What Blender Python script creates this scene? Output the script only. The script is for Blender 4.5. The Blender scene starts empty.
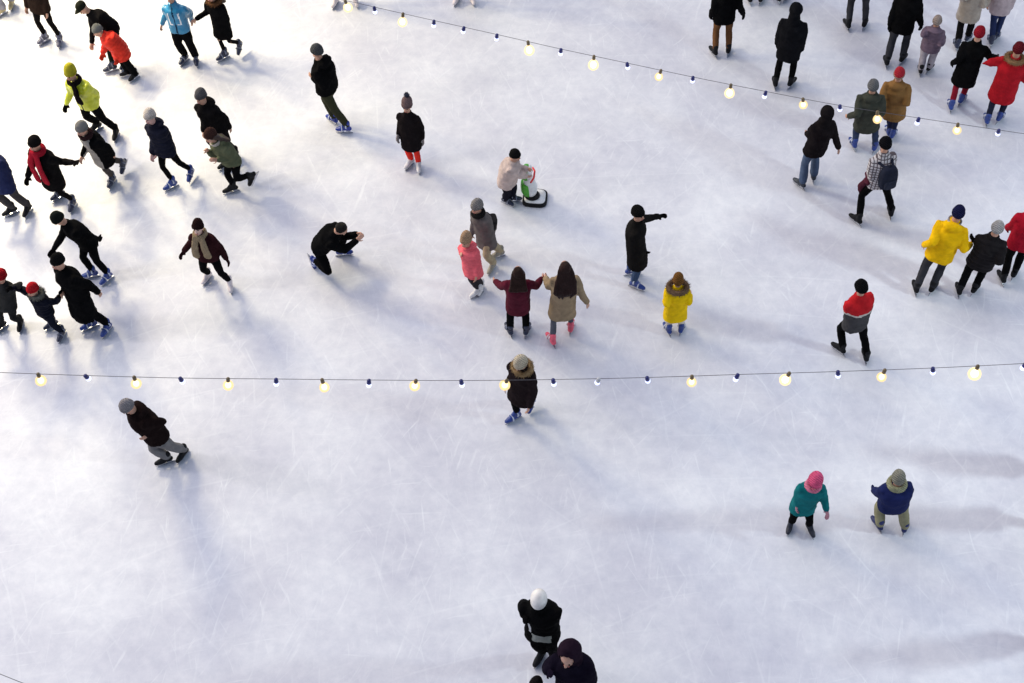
# Night skating rink seen from above: skaters on pale ice under strings of festoon bulbs.
import bpy, bmesh, math, random
from mathutils import Vector, Matrix, Quaternion, noise

random.seed(11)
SC = bpy.context.scene
COL = SC.collection
R = math.radians
V = Vector

SKY_S, SUN_E, FLOOD_A, FLOOD_B, FLOOD_C, EXPOSURE = .092, 1.40, 5300, 2900, 1300, 0.0

# ------------------------------------------------------------------ camera
CAM_H, PITCH, FPX, W, HH = 17.4, R(52), 1410.0, 1024, 683
cd = bpy.data.cameras.new('camera')
cam = bpy.data.objects.new('camera', cd)
COL.objects.link(cam)
cam.location = (0, 0, CAM_H)
cam.rotation_euler = (R(90) - PITCH, 0, 0)
cd.sensor_width = 36
cd.lens = FPX / W * 36
cd.clip_end = 3000
SC.camera = cam
CF = V((0, math.cos(PITCH), -math.sin(PITCH)))
CU = V((0, math.sin(PITCH), math.cos(PITCH)))
CR = V((1, 0, 0))
CO = V((0, 0, CAM_H))


def ray(px, py):
    return (CF + CR * ((px - W / 2) / FPX) + CU * (-(py - HH / 2) / FPX))


def at_z(px, py, z=0.0):          # where a line of sight meets the level z
    d = ray(px, py)
    return CO + d * ((z - CAM_H) / d.z)


def at_y(px, py, y):              # where it meets the upright plane at distance y
    d = ray(px, py)
    return CO + d * (y / d.y)


# ------------------------------------------------------------------ materials
MATS = {}


def nodes_of(name):
    m = bpy.data.materials.new(name)
    m.use_nodes = True
    nt = m.node_tree
    return m, nt, nt.nodes['Principled BSDF']


def N(nt, kind, **kw):
    n = nt.nodes.new(kind)
    for k, v in kw.items():
        if k in n.inputs:
            n.inputs[k].default_value = v
        else:
            setattr(n, k, v)
    return n


def mat(kind, col):
    key = (kind, tuple(round(c, 4) for c in col))
    if key in MATS:
        return MATS[key]
    m, nt, b = nodes_of('%s_%d' % (kind, len(MATS)))
    L = nt.links.new
    tc = N(nt, 'ShaderNodeTexCoord')
    O = tc.outputs['Object']
    c = tuple(col) + (1,)
    dark = tuple(x * .78 for x in col) + (1,)
    lite = tuple(min(1, x * 1.16 + .0015) for x in col) + (1,)
    rough, bump_s, bump_d, sheen, spec = .9, 60, .004, .25, .10
    if kind == 'puffer':
        rough, bump_s, bump_d, sheen, spec = .62, 30, .003, .05, .14
    elif kind == 'shiny':
        rough, bump_s, bump_d, sheen, spec = .33, 22, .006, 0, .5
    elif kind == 'plastic':
        rough, bump_s, bump_d, sheen, spec = .4, 40, .001, 0, .5
    elif kind == 'leather':
        rough, bump_s, bump_d, sheen, spec = .5, 90, .001, 0, .4
    elif kind == 'metal':
        rough, bump_s, bump_d, sheen, spec = .25, 90, .0005, 0, .5
        b.inputs['Metallic'].default_value = 1
    elif kind == 'skin':
        rough, bump_s, bump_d, sheen, spec = .5, 120, .0006, 0, .4
        b.inputs['Subsurface Weight'].default_value = .12
        b.inputs['Subsurface Radius'].default_value = (.02, .008, .004)
    elif kind in ('knit', 'fur', 'wool'):
        rough, bump_s, bump_d, sheen, spec = .95, 75, .011, .4, .08
    elif kind == 'hair':
        rough, bump_s, bump_d, sheen, spec = .5, 70, .006, 0, .45
    b.inputs['Roughness'].default_value = rough
    b.inputs['Specular IOR Level'].default_value = spec * (.2 if max(col) < .03 else 1)
    b.inputs['Sheen Weight'].default_value = 0
    nz = N(nt, 'ShaderNodeTexNoise', Scale=9.0, Detail=4.0)
    L(O, nz.inputs['Vector'])
    rp = N(nt, 'ShaderNodeValToRGB')
    rp.color_ramp.elements[0].position = .3
    rp.color_ramp.elements[0].color = dark
    rp.color_ramp.elements[1].position = .72
    rp.color_ramp.elements[1].color = lite
    L(nz.outputs['Fac'], rp.inputs['Fac'])
    colour = rp.outputs['Color']
    if kind == 'plaid':
        sep = N(nt, 'ShaderNodeSeparateXYZ')
        L(O, sep.inputs[0])
        masks = []
        for ax in ('X', 'Z'):
            mu = N(nt, 'ShaderNodeMath', operation='MULTIPLY')
            mu.inputs[1].default_value = 19.0
            L(sep.outputs[ax], mu.inputs[0])
            fr = N(nt, 'ShaderNodeMath', operation='FRACT')
            L(mu.outputs[0], fr.inputs[0])
            lt = N(nt, 'ShaderNodeMath', operation='LESS_THAN')
            lt.inputs[1].default_value = .3
            L(fr.outputs[0], lt.inputs[0])
            masks.append(lt.outputs[0])
        ad = N(nt, 'ShaderNodeMath', operation='MAXIMUM')
        L(masks[0], ad.inputs[0])
        L(masks[1], ad.inputs[1])
        mx = N(nt, 'ShaderNodeMix', data_type='RGBA')
        L(ad.outputs[0], mx.inputs[0])
        L(colour, mx.inputs[6])
        mx.inputs[7].default_value = (.11, .09, .10, 1)
        colour = mx.outputs[2]
    L(colour, b.inputs['Base Color'])
    nb = N(nt, 'ShaderNodeTexNoise', Scale=float(bump_s), Detail=3.0)
    L(O, nb.inputs['Vector'])
    h = nb.outputs['Fac']
    if kind in ('puffer', 'knit', 'hair'):
        wv = N(nt, 'ShaderNodeTexWave', Scale={'puffer': 2.6, 'knit': 14.0, 'hair': 16.0}[kind],
               Distortion={'puffer': 1.5, 'knit': 1.0, 'hair': 2.5}[kind], Detail=2.0)
        wv.bands_direction = {'puffer': 'Z', 'knit': 'DIAGONAL', 'hair': 'X'}[kind]
        L(O, wv.inputs['Vector'])
        ad = N(nt, 'ShaderNodeMath', operation='MULTIPLY_ADD')
        L(wv.outputs['Fac'], ad.inputs[0])
        ad.inputs[1].default_value = 1.5
        L(h, ad.inputs[2])
        h = ad.outputs[0]
    bp = N(nt, 'ShaderNodeBump', Strength=.7, Distance=bump_d * 2)
    L(h, bp.inputs['Height'])
    L(bp.outputs['Normal'], b.inputs['Normal'])
    MATS[key] = m
    return m


def glow_mat(name, col, strength):
    m, nt, b = nodes_of(name)
    b.inputs['Base Color'].default_value = (.8, .8, .8, 1)
    b.inputs['Emission Color'].default_value = tuple(col) + (1,)
    b.inputs['Emission Strength'].default_value = strength
    return m


def ice_mat():
    m, nt, b = nodes_of('ice')
    L = nt.links.new
    tc = N(nt, 'ShaderNodeTexCoord')
    O = tc.outputs['Object']
    # broad frost patches
    n1 = N(nt, 'ShaderNodeTexNoise', Scale=.42, Detail=7.0, Roughness=.62)
    L(O, n1.inputs['Vector'])
    r1 = N(nt, 'ShaderNodeValToRGB')
    e = r1.color_ramp.elements
    e[0].position, e[0].color = .30, ICE_A
    e[1].position, e[1].color = .70, ICE_B
    L(n1.outputs['Fac'], r1.inputs['Fac'])
    # fine mottled snow dust
    n2 = N(nt, 'ShaderNodeTexNoise', Scale=5.5, Detail=6.0, Roughness=.7)
    L(O, n2.inputs['Vector'])
    r2 = N(nt, 'ShaderNodeValToRGB')
    e = r2.color_ramp.elements
    e[0].position, e[0].color = .25, (.84, .86, .89, 1)
    e[1].position, e[1].color = .8, (1.08, 1.08, 1.07, 1)
    L(n2.outputs['Fac'], r2.inputs['Fac'])
    mx = N(nt, 'ShaderNodeMix', data_type='RGBA', blend_type='MULTIPLY')
    mx.inputs[0].default_value = .9
    L(r1.outputs[0], mx.inputs[6])
    L(r2.outputs[0], mx.inputs[7])
    colour = mx.outputs[2]
    heights = n2.outputs['Fac']
    # skate cuts: stretched noise in several directions, kept where patchy masks allow
    for i, (ang, sc, th) in enumerate(((72, 1.0, .70), (98, 1.25, .71), (118, .9, .71), (52, 1.1, .72), (8, 1.2, .73))):
        mp = N(nt, 'ShaderNodeMapping', vector_type='TEXTURE')
        mp.inputs['Rotation'].default_value = (0, 0, R(ang))
        mp.inputs['Location'].default_value = (i * 7.3, i * 3.1, 0)
        mp.inputs['Scale'].default_value = (.55 / sc, .042 / sc, 1)
        wob = N(nt, 'ShaderNodeTexNoise', Scale=.35, Detail=1.0)
        L(O, wob.inputs['Vector'])
        mix = N(nt, 'ShaderNodeMix', data_type='VECTOR')
        mix.inputs[0].default_value = .40
        L(O, mix.inputs[4])
        L(wob.outputs['Color'], mix.inputs[5])
        L(mix.outputs[1], mp.inputs['Vector'])
        ns = N(nt, 'ShaderNodeTexNoise', Scale=1.0, Detail=3.0, Roughness=.6)
        L(mp.outputs[0], ns.inputs['Vector'])
        mr = N(nt, 'ShaderNodeMapRange')
        mr.inputs['From Min'].default_value = th - .08
        mr.inputs['From Max'].default_value = th + .06
        L(ns.outputs['Fac'], mr.inputs['Value'])
        mk = N(nt, 'ShaderNodeMath', operation='MULTIPLY')
        mk.inputs[1].default_value = .36
        L(mr.outputs[0], mk.inputs[0])
        m2 = N(nt, 'ShaderNodeMix', data_type='RGBA')
        L(mk.outputs[0], m2.inputs[0])
        L(colour, m2.inputs[6])
        m2.inputs[7].default_value = (.93, .94, .95, 1)
        colour = m2.outputs[2]
    # long curved strokes: thin rings round far centres, broken up by patches
    for i, (cx, cy, sc, th) in enumerate(((-9, 30, .42, .9975), (14, 26, .37, .998), (3, -4, .45, .9975), (-16, 6, .40, .998), (20, 8, .47, .9978))):
        mp = N(nt, 'ShaderNodeMapping')
        mp.inputs['Location'].default_value = (-cx, -(cy - 17), 0)
        wob = N(nt, 'ShaderNodeTexNoise', Scale=.5, Detail=2.0)
        L(O, wob.inputs['Vector'])
        mix = N(nt, 'ShaderNodeMix', data_type='VECTOR')
        mix.inputs[0].default_value = .10
        L(O, mix.inputs[4])
        L(wob.outputs['Color'], mix.inputs[5])
        L(mix.outputs[1], mp.inputs['Vector'])
        wv = N(nt, 'ShaderNodeTexWave', Scale=sc, Distortion=0.0)
        wv.wave_type = 'RINGS'
        wv.rings_direction = 'Z'
        L(mp.outputs[0], wv.inputs['Vector'])
        mr = N(nt, 'ShaderNodeMapRange')
        mr.inputs['From Min'].default_value = th - .003
        mr.inputs['From Max'].default_value = th + .001
        L(wv.outputs['Fac'], mr.inputs['Value'])
        pm = N(nt, 'ShaderNodeTexNoise', Scale=.55, Detail=3.0)
        pp = N(nt, 'ShaderNodeMapping')
        pp.inputs['Location'].default_value = (i * 11.7, i * 5.1, 0)
        L(O, pp.inputs['Vector'])
        L(pp.outputs[0], pm.inputs['Vector'])
        mk = N(nt, 'ShaderNodeMapRange')
        mk.inputs['From Min'].default_value = .47
        mk.inputs['From Max'].default_value = .66
        mk.inputs['To Max'].default_value = .15
        L(pm.outputs['Fac'], mk.inputs['Value'])
        mu = N(nt, 'ShaderNodeMath', operation='MULTIPLY')
        L(mr.outputs[0], mu.inputs[0])
        L(mk.outputs[0], mu.inputs[1])
        m2 = N(nt, 'ShaderNodeMix', data_type='RGBA')
        L(mu.outputs[0], m2.inputs[0])
        L(colour, m2.inputs[6])
        m2.inputs[7].default_value = (.93, .94, .95, 1)
        colour = m2.outputs[2]
    L(colour, b.inputs['Base Color'])
    b.inputs['Roughness'].default_value = .48
    b.inputs['Specular IOR Level'].default_value = .28
    bp = N(nt, 'ShaderNodeBump', Strength=.35, Distance=.012)
    L(heights, bp.inputs['Height'])
    L(bp.outputs[0], b.inputs['Normal'])
    return m


ICE_A = (.590, .582, .652, 1)
ICE_B = (.842, .838, .858, 1)

# ------------------------------------------------------------------ object helpers
PENDING = []                     # meshes that get fused into one skin at the end


def tag(o, label=None, cat=None, group=None, kind=None):
    if label: o['label'] = label
    if cat: o['category'] = cat
    if group: o['group'] = group
    if kind: o['kind'] = kind
    return o


def empty(name, loc):
    o = bpy.data.objects.new(name, None)
    o.empty_display_size = .2
    o.location = loc
    COL.objects.link(o)
    return o


def make(name, bm, mats, parent=None, fuse=None, smooth=3, wrinkle=0.0, paint=None, shade=True, quilt=None):
    me = bpy.data.meshes.new(name)
    bmesh.ops.recalc_face_normals(bm, faces=bm.faces[:])
    bm.to_mesh(me)
    bm.free()
    o = bpy.data.objects.new(name, me)
    COL.objects.link(o)
    if not isinstance(mats, (list, tuple)): mats = [mats]
    for m in mats: me.materials.append(m)
    if parent: o.parent = parent
    if shade:
        for p in me.polygons: p.use_smooth = True
    if fuse:
        r = o.modifiers.new('fuse', 'REMESH')
        r.mode = 'VOXEL'
        r.voxel_size = fuse
        r.use_smooth_shade = True
        if smooth:
            s = o.modifiers.new('soft', 'SMOOTH')
            s.factor = .5
            s.iterations = smooth
        if wrinkle:
            for size, k in ((.17, 1.15), (.08, .75), (.042, .35)):
                t = bpy.data.textures.new('folds', 'CLOUDS')
                t.noise_scale = size
                t.noise_depth = 2
                d = o.modifiers.new('folds', 'DISPLACE')
                d.texture = t
                d.texture_coords = 'LOCAL'
                d.strength = wrinkle * k
                d.mid_level = .5
        PENDING.append((o, paint, quilt))
    return o


def bake():
    bpy.context.view_layer.update()
    dg = bpy.context.evaluated_depsgraph_get()
    news = [(o, p, q, bpy.data.meshes.new_from_object(o.evaluated_get(dg))) for o, p, q in PENDING]
    for o, paint, quilt, me in news:
        old = o.data
        mats = list(old.materials)
        o.modifiers.clear()
        me.materials.clear()
        for m in mats: me.materials.append(m)
        o.data = me
        me.name = o.name
        bpy.data.meshes.remove(old)
        if quilt:                                           # stitched rows of a down jacket
            org, axis, gap, depth = quilt
            nrm = [v.normal.copy() for v in me.vertices]
            for v, n in zip(me.vertices, nrm):
                t = (v.co - org).dot(axis) / gap + .25 * noise.noise(v.co * 6)
                v.co += n * (depth * (abs(math.sin(math.pi * t)) ** .6 - .6))
        for p in me.polygons:
            p.use_smooth = True
            p.material_index = paint(p.center) if paint else 0
    PENDING.clear()


# ------------------------------------------------------------------ shape helpers
def skin_rings(bm, rings, close=True):
    vs = [[bm.verts.new(p) for p in r] for r in rings]
    n = len(vs[0])
    for a, b in zip(vs, vs[1:]):
        for i in range(n):
            bm.faces.new((a[i], a[(i + 1) % n], b[(i + 1) % n], b[i]))
    if close:
        bm.faces.new(list(reversed(vs[0])))
        bm.faces.new(vs[-1])


def ell(c, a, b, ra, rb, n=20, pw=1.0):
    out = []
    for i in range(n):
        t = 2 * math.pi * i / n
        x, y = math.cos(t), math.sin(t)
        if pw != 1.0:
            x = math.copysign(abs(x) ** pw, x)
            y = math.copysign(abs(y) ** pw, y)
        out.append(c + a * (ra * x) + b * (rb * y))
    return out


def limb(bm, pts, rad, n=12, flat=None):
    """round-ended tapered tube; flat = (axis, factor) squeezes it along an axis"""
    pts = [V(p) for p in pts]
    cen, rr, tans = [], [], []
    t0 = (pts[1] - pts[0]).normalized()
    t1 = (pts[-1] - pts[-2]).normalized()
    for k in (-1, -.8, -.45):
        cen.append(pts[0] + t0 * rad[0] * k); rr.append(rad[0] * math.sqrt(max(.02, 1 - k * k))); tans.append(t0)
    for i, p in enumerate(pts):
        if i == 0: t = t0
        elif i == len(pts) - 1: t = t1
        else: t = ((pts[i] - pts[i - 1]).normalized() + (pts[i + 1] - pts[i]).normalized()).normalized()
        cen.append(p); rr.append(rad[i]); tans.append(t)
        if i < len(pts) - 1:
            cen.append((p + pts[i + 1]) / 2); rr.append((rad[i] + rad[i + 1]) / 2); tans.append((pts[i + 1] - p).normalized())
    for k in (.45, .8, 1):
        cen.append(pts[-1] + t1 * rad[-1] * k); rr.append(rad[-1] * math.sqrt(max(.02, 1 - k * k))); tans.append(t1)
    a = t0.orthogonal().normalized()
    rings = []
    for c, r, t in zip(cen, rr, tans):
        a = (a - t * a.dot(t)).normalized()
        b = t.cross(a)
        ring = ell(c, a, b, r, r, n)
        if flat:
            ax, f = flat
            ring = [q - ax * ((q - c).dot(ax) * (1 - f)) for q in ring]
        rings.append(ring)
    skin_rings(bm, rings)


def blob(bm, c, ax, rad, nu=14, nv=10):
    """ellipsoid; ax = three axes"""
    rings = []
    for j in range(1, nv):
        t = math.pi * j / nv
        z, r = -math.cos(t), math.sin(t)
        rings.append(ell(c + ax[2] * (rad[2] * z), ax[0], ax[1], rad[0] * r, rad[1] * r, nu))
    skin_rings(bm, rings)


def box(bm, c, ax, half):
    vs = [bm.verts.new(c + ax[0] * (half[0] * x) + ax[1] * (half[1] * y) + ax[2] * (half[2] * z))
          for z in (-1, 1) for x, y in ((-1, -1), (1, -1), (1, 1), (-1, 1))]
    for f in ((3, 2, 1, 0), (4, 5, 6, 7), (0, 1, 5, 4), (1, 2, 6, 5), (2, 3, 7, 6), (3, 0, 4, 7)):
        bm.faces.new([vs[i] for i in f])


def tufts(bm, pts, length, width, rnd):
    """thin fur spikes: pts = (point, outward)"""
    for p, d in pts:
        d = (d + V((rnd.uniform(-.6, .6), rnd.uniform(-.6, .6), rnd.uniform(-.6, .6)))).normalized()
        s = d.orthogonal().normalized()
        s = Quaternion(d, rnd.uniform(0, 6.28)) @ s
        l = length * rnd.uniform(.6, 1.2)
        a = bm.verts.new(p + s * width)
        b = bm.verts.new(p - s * width)
        c = bm.verts.new(p + d * l)
        bm.faces.new((a, b, c))


def fur_ring(bm, c, a, b, ra, rb, r, rnd, arc=(0, 360), n=650, length=.05, lift=None):
    """a rolled fur trim along an ellipse"""
    segs = 26
    full = arc[1] - arc[0] >= 360
    nrm = a.cross(b).normalized()
    cs = []
    for i in range(segs + (0 if full else 1)):
        t = R(arc[0] + (arc[1] - arc[0]) * i / segs)
        p = c + a * (ra * math.cos(t)) + b * (rb * math.sin(t))
        if lift: p = p + nrm * (lift * math.cos(t * 2))
        cs.append((p, (a * math.cos(t) + b * math.sin(t)).normalized()))
    for i in range(len(cs) - (0 if full else 1)):
        limb(bm, [cs[i][0], cs[(i + 1) % len(cs)][0]], [r, r], 8)
    pts = []
    for _ in range(n):
        p, o = rnd.choice(cs)
        t = rnd.uniform(0, 6.283)
        d = o * math.cos(t) + nrm * math.sin(t)
        pts.append((p + d * r * .7 + o.cross(nrm) * rnd.uniform(-.03, .03), d))
    tufts(bm, pts, length, .005, rnd)


def ik(a, c, l1, l2, hint):
    d = c - a
    L = d.length
    if L > (l1 + l2) * .995:
        k = L / ((l1 + l2) * .995)
        l1 *= k; l2 *= k
    L = max(L, abs(l1 - l2) + 1e-3)
    u = d.normalized()
    x = (l1 * l1 - l2 * l2 + L * L) / (2 * L)
    y = math.sqrt(max(0, l1 * l1 - x * x))
    h = hint - u * hint.dot(u)
    h = h.normalized() if h.length > 1e-4 else u.orthogonal()
    return a + u * x + h * y


# ------------------------------------------------------------------ colours
BLACK = (.0042, .004, .0045)
SOOT = (.007, .006, .0065)
NAVY = (.010, .013, .034)
DKBROWN = (.022, .013, .010)
WINE = (.022, .007, .009)
CHAR = (.035, .035, .042)
GREY = (.17, .165, .165)
JEANS = (.045, .075, .15)
BLUE = (.016, .045, .24)
WHITE = (.75, .73, .74)
SKIN = (.56, .31, .22)


def hand(bm, w, d, pn, s, k, fat=0.0, curl=.5, thumb=1):
    """palm, four fingers of different length and a thumb; w wrist, d along, pn palm normal"""
    pn = (pn - d * pn.dot(d)).normalized()
    side = d.cross(pn).normalized() * thumb
    f = fat * k
    limb(bm, [w, w + d * .045 * k, w + d * .085 * k], [.026 * k + f, .036 * k + f, .034 * k + f], 10, (pn, .55))
    for off, ln in ((.030, .070), (.010, .080), (-.011, .074), (-.031, .058)):
        r0 = w + d * .085 * k + side * off * k
        d1 = (d + side * off * 2.4 + pn * curl * .5).normalized()
        d2 = (d + side * off * 1.5 + pn * curl * 1.7).normalized()
        p1 = r0 + d1 * ln * .5 * k
        limb(bm, [r0 - d * .012 * k, p1, p1 + d2 * ln * .5 * k], [.0100 * k + f, .0095 * k + f, .0078 * k + f], 7)
    t0 = w + d * .028 * k + side * .024 * k
    t1 = t0 + (d * .55 + side * .8 + pn * .2).normalized() * .04 * k
    limb(bm, [t0, t1, t1 + (d * .85 + side * .35 + pn * .35).normalized() * .03 * k],
         [.0135 * k + f, .0115 * k + f, .009 * k + f], 7)


def skate(root, sole, yaw, pitch, k, col, strap, rnd):
    q = Quaternion((0, 0, 1), yaw)
    f, r, u = q @ V((1, 0, 0)), q @ V((0, -1, 0)), V((0, 0, 1))
    if pitch:
        q2 = Quaternion(r, -pitch)
        f, u = q2 @ f, q2 @ u

    def P(a, b, c): return sole + f * (a * k) + r * (b * k) + u * (c * k)
    bm = bmesh.new()
    limb(bm, [P(-.085, 0, .105), P(-.01, 0, .115), P(.075, 0, .098), P(.125, 0, .090)], [.043 * k, .046 * k, .047 * k, .036 * k], 12, (u, .9))
    limb(bm, [P(-.055, 0, .12), P(-.05, 0, .19), P(-.056, 0, .235)], [.050 * k, .050 * k, .051 * k], 12)
    limb(bm, [P(.03, 0, .14), P(-.03, 0, .2)], [.036 * k, .04 * k], 10)           # tongue
    boot = make('ice_skate', bm, mat('plastic' if strap else 'leather', col), root, fuse=.011, smooth=2)
    bm = bmesh.new()
    box(bm, P(-.06, 0, .047), (f, r, u), (.035 * k, .014 * k, .020 * k))
    box(bm, P(.07, 0, .047), (f, r, u), (.04 * k, .016 * k, .020 * k))
    box(bm, P(0, 0, .033), (f, r, u), (.125 * k, .008 * k, .009 * k))
    rings = []
    for a, lo, hi in ((-.145, .012, .030), (-.135, 0.001, .030), (.10, 0.001, .030), (.14, .008, .030), (.155, .02, .03)):
        rings.append([P(a, -.0025, lo), P(a, .0025, lo), P(a, .0025, hi), P(a, -.0025, hi)])
    skin_rings(bm, rings)
    make('blade', bm, mat('metal', (.6, .6, .62)), boot, shade=False)
    if strap:
        bm = bmesh.new()
        for a, c, hw, t in ((.04, .115, .056, .020), (-.035, .185, .064, .024)):
            rings = []
            for ang in range(-60, 241, 25):
                t0 = R(ang)
                p = P(a, hw * math.cos(t0), c + .052 * math.sin(t0))
                o = (r * math.cos(t0) + u * math.sin(t0)) * (.006 * k)
                e = (f * .8 + u * .35).normalized() * (t * .5 * k)
                rings.append([p - e - o, p + e - o, p + e + o, p - e + o])
            skin_rings(bm, rings)
        make('strap', bm, mat('plastic', strap), boot)
    return boot


PEOPLE = {}


def person(key, label, head, feet, yaw, dy=0.0, h=None, hip=None, hands=(), coat=None, legs=(BLACK, 1.0), skates=(BLUE, (.6, .62, .68)),
           hat=None, hair=None, scarf=None, fur=None, hood=None, glove=None, bulk=1.0, hyaw=None, nod=4, crouch=1.0, paint=None,
           length=.10, fabric='cloth', collar=None, wr=.02, skin=SKIN, hood_down=None, ring=1.0, group='skaters on the ice', hint_knee=None, flare=0, order=False, hscale=1.0, bend=1.012):
    rnd = random.Random(key)
    th = R(yaw)
    fwd = V((math.cos(th), math.sin(th), 0))
    rgt = V((math.sin(th), -math.cos(th), 0))
    F = [at_z(f[0], f[1] + (2.0 if len(f) < 3 or f[2] == 0 else 0.5), f[2] if len(f) > 2 else 0.0) for f in feet]
    G = V(((F[0].x + F[1].x) / 2, (F[0].y + F[1].y) / 2, 0))
    Hd = at_y(head[0], head[1], G.y + dy)
    if h is None:
        h = (Hd - G).length / .935 / crouch
    s = h / 1.72
    PEOPLE[key] = (h, (Hd - G).length / .935)
    w = bulk * s ** .75                                     # girth
    hk = (.55 + .45 * s) * hscale                                      # head scale
    root = empty('person', G)
    tag(root, label, 'person', group)
    Hd = Hd - G
    F = [p - G for p in F]
    if not order and (F[0] - F[1]).dot(rgt) > 0:
        F = [F[1], F[0]]; feet = [feet[1], feet[0]]          # left first
    if hip is None:
        hp = Hd * .545
        hp.z = min(hp.z, .52 * h + .02)
    else:
        hp = at_y(hip[0], hip[1], G.y + (hip[2] if len(hip) > 2 else dy * .5)) - G
    up = (Hd - hp).normalized()
    nk = hp + up * max((Hd - hp).length - .118 * h, .2 * h)
    fT = (fwd - up * fwd.dot(up)).normalized()
    lat = fT.cross(up).normalized()
    # head frame
    hth = R(hyaw) if hyaw is not None else th
    hf = V((math.cos(hth), math.sin(hth), 0))
    hu = (up * .5 + V((0, 0, 1)) * .7).normalized()
    hf = (hf - hu * hf.dot(hu)).normalized()
    q = Quaternion(hf.cross(hu), -R(nod))
    hf, hu = q @ hf, q @ hu
    hr = hf.cross(hu)
    HA = (hr, hf, hu)
    # legs
    knees, ankles, hips, plan = [], [], [], []
    for i, (p, f) in enumerate(zip(F, feet)):
        sg = -1 if i == 0 else 1
        fy = R(f[3]) if len(f) > 3 and f[3] is not None else th - sg * R(19)
        fp = R(f[4]) if len(f) > 4 else 0
        q = Quaternion((0, 0, 1), fy)
        ff = q @ V((1, 0, 0))
        uu = V((0, 0, 1))
        if fp:
            q2 = Quaternion(q @ V((0, -1, 0)), -fp)
            ff, uu = q2 @ ff, q2 @ uu
        an = p + uu * (.19 * s) - ff * (.05 * s)
        hj = hp + lat * (sg * .088 * w)
        kh = fwd * 1.0 + rgt * sg * .15
        if hint_knee and hint_knee[i]: kh = V(hint_knee[i])
        hips.append(hj); ankles.append(an); plan.append(kh)
        skate(root, p, fy, fp, .62 + .38 * s, skates[0], skates[1], rnd)
    reach = max((a - b).length for a, b in zip(hips, ankles))
    leg = min(.430 * h, reach * bend)
    for i in (0, 1):
        knees.append(ik(hips[i], ankles[i], leg * .52, leg * .48, plan[i]))
    # arms
    sh = [nk - up * (.050 * h) + lat * (sg * .100 * h * (.6 + .4 * bulk)) for sg in (-1, 1)]
    hw = [None, None]
    for hd in hands:
        side = hd[3] if len(hd) > 3 else None
        off = hd[2] if len(hd) > 2 else 0
        far = off in ('s+', 's-')
        p = at_y(hd[0], hd[1], G.y + nk.y + (0 if far else off)) - G
        if side is None: side = 1 if (p - nk).dot(lat) > 0 else 0
        if hw[side] is not None: side = 1 - side
        if far:                                             # stretched arm: as deep as its length allows
            for j in range(60):
                p = at_y(hd[0], hd[1], G.y + nk.y + (j if off == 's+' else -j) * .02) - G
                if (p - sh[side]).length > .335 * h: break
        hw[side] = p
    elbows, wrists = [], []
    for i, sg in enumerate((-1, 1)):
        tgt = hw[i]
        if tgt is None:
            tgt = sh[i] + (V((0, 0, -1)) * .6 - up * .4).normalized() * (.30 * h) + lat * (sg * .035 * w) + fwd * .05 * h
        else:
            tgt = tgt + (sh[i] - tgt).normalized() * (.045 * h)     # the wrist, behind the hand
        d = tgt - sh[i]
        mx = .305 * h
        if d.length > mx: tgt = sh[i] + d.normalized() * mx
        el = ik(sh[i], tgt, .160 * h, .150 * h, -fT * .7 + lat * sg * .16 - V((0, 0, 1)) * .8)
        elbows.append(el); wrists.append(tgt)
    # ---- body: one continuous skin
    bm = bmesh.new()
    hk2 = hk
    blob(bm, Hd + hu * .022 * hk2, HA, (.074 * hk2, .094 * hk2, .098 * hk2))
    blob(bm, Hd - hu * .055 * hk2 + hf * .022 * hk2, HA, (.056 * hk2, .066 * hk2, .066 * hk2))
    limb(bm, [Hd + hf * .088 * hk2 + hu * .012 * hk2, Hd + hf * .106 * hk2 - hu * .022 * hk2], [.010 * hk2, .016 * hk2], 8)   # nose
    limb(bm, [Hd + hf * .083 * hk2 - hu * .062 * hk2 - hr * .018 * hk2, Hd + hf * .083 * hk2 - hu * .062 * hk2 + hr * .018 * hk2], [.009, .009], 8)
    for sg in (-1, 1):
        blob(bm, Hd + hr * (sg * .076 * hk2) - hf * .008 * hk2 - hu * .008 * hk2, HA, (.012 * hk2, .02 * hk2, .032 * hk2), 8, 6)
    limb(bm, [nk - up * .03 * s, Hd - hu * .05 * hk2 - hf * .01], [.056 * w, .052 * w], 10)
    limb(bm, [hp, (hp + nk) / 2, nk - up * .07 * h], [.11 * w, .105 * w, .11 * w], 14, (fT, .75))
    for i in (0, 1):
        limb(bm, [nk - up * .05 * h, sh[i], elbows[i], wrists[i]], [.045 * s, .045 * s, .034 * s, .026 * s], 10)
        limb(bm, [hips[i], knees[i], ankles[i]], [.060 * s, .038 * s, .027 * s], 10)
        d = (wrists[i] - elbows[i]).normalized()
        hand(bm, wrists[i], d, (fwd * .3 - lat * (1 if i else -1)), s, .72 + .28 * s, 0, .55, 1 if i == 0 else -1)
    body = make('body', bm, mat('skin', skin), root, fuse=.0115, smooth=2)
    facing = hf.dot((CO - (G + Hd)).normalized())
    if facing > -.15:
        for sg in (-1, 1):
            bm = bmesh.new()
            blob(bm, Hd + hr * (sg * .030 * hk) + hf * .086 * hk + hu * .012 * hk, HA, (.012 * hk, .008 * hk, .008 * hk), 8, 6)
            make('eye', bm, mat('plastic', (.02, .014, .012)), body)
        bm = bmesh.new()
        limb(bm, [Hd + hr * -.020 * hk + hf * .088 * hk - hu * .06 * hk, Hd + hr * .020 * hk + hf * .088 * hk - hu * .06 * hk], [.008 * hk, .008 * hk], 6)
        make('lips', bm, mat('skin', (.42, .14, .12)), body)
    # ---- trousers
    bm = bmesh.new()
    lw = legs[1]
    blob(bm, hp - up * .02 * h, (lat, fT, up), (.165 * w, .125 * w, .13 * s))
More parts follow.
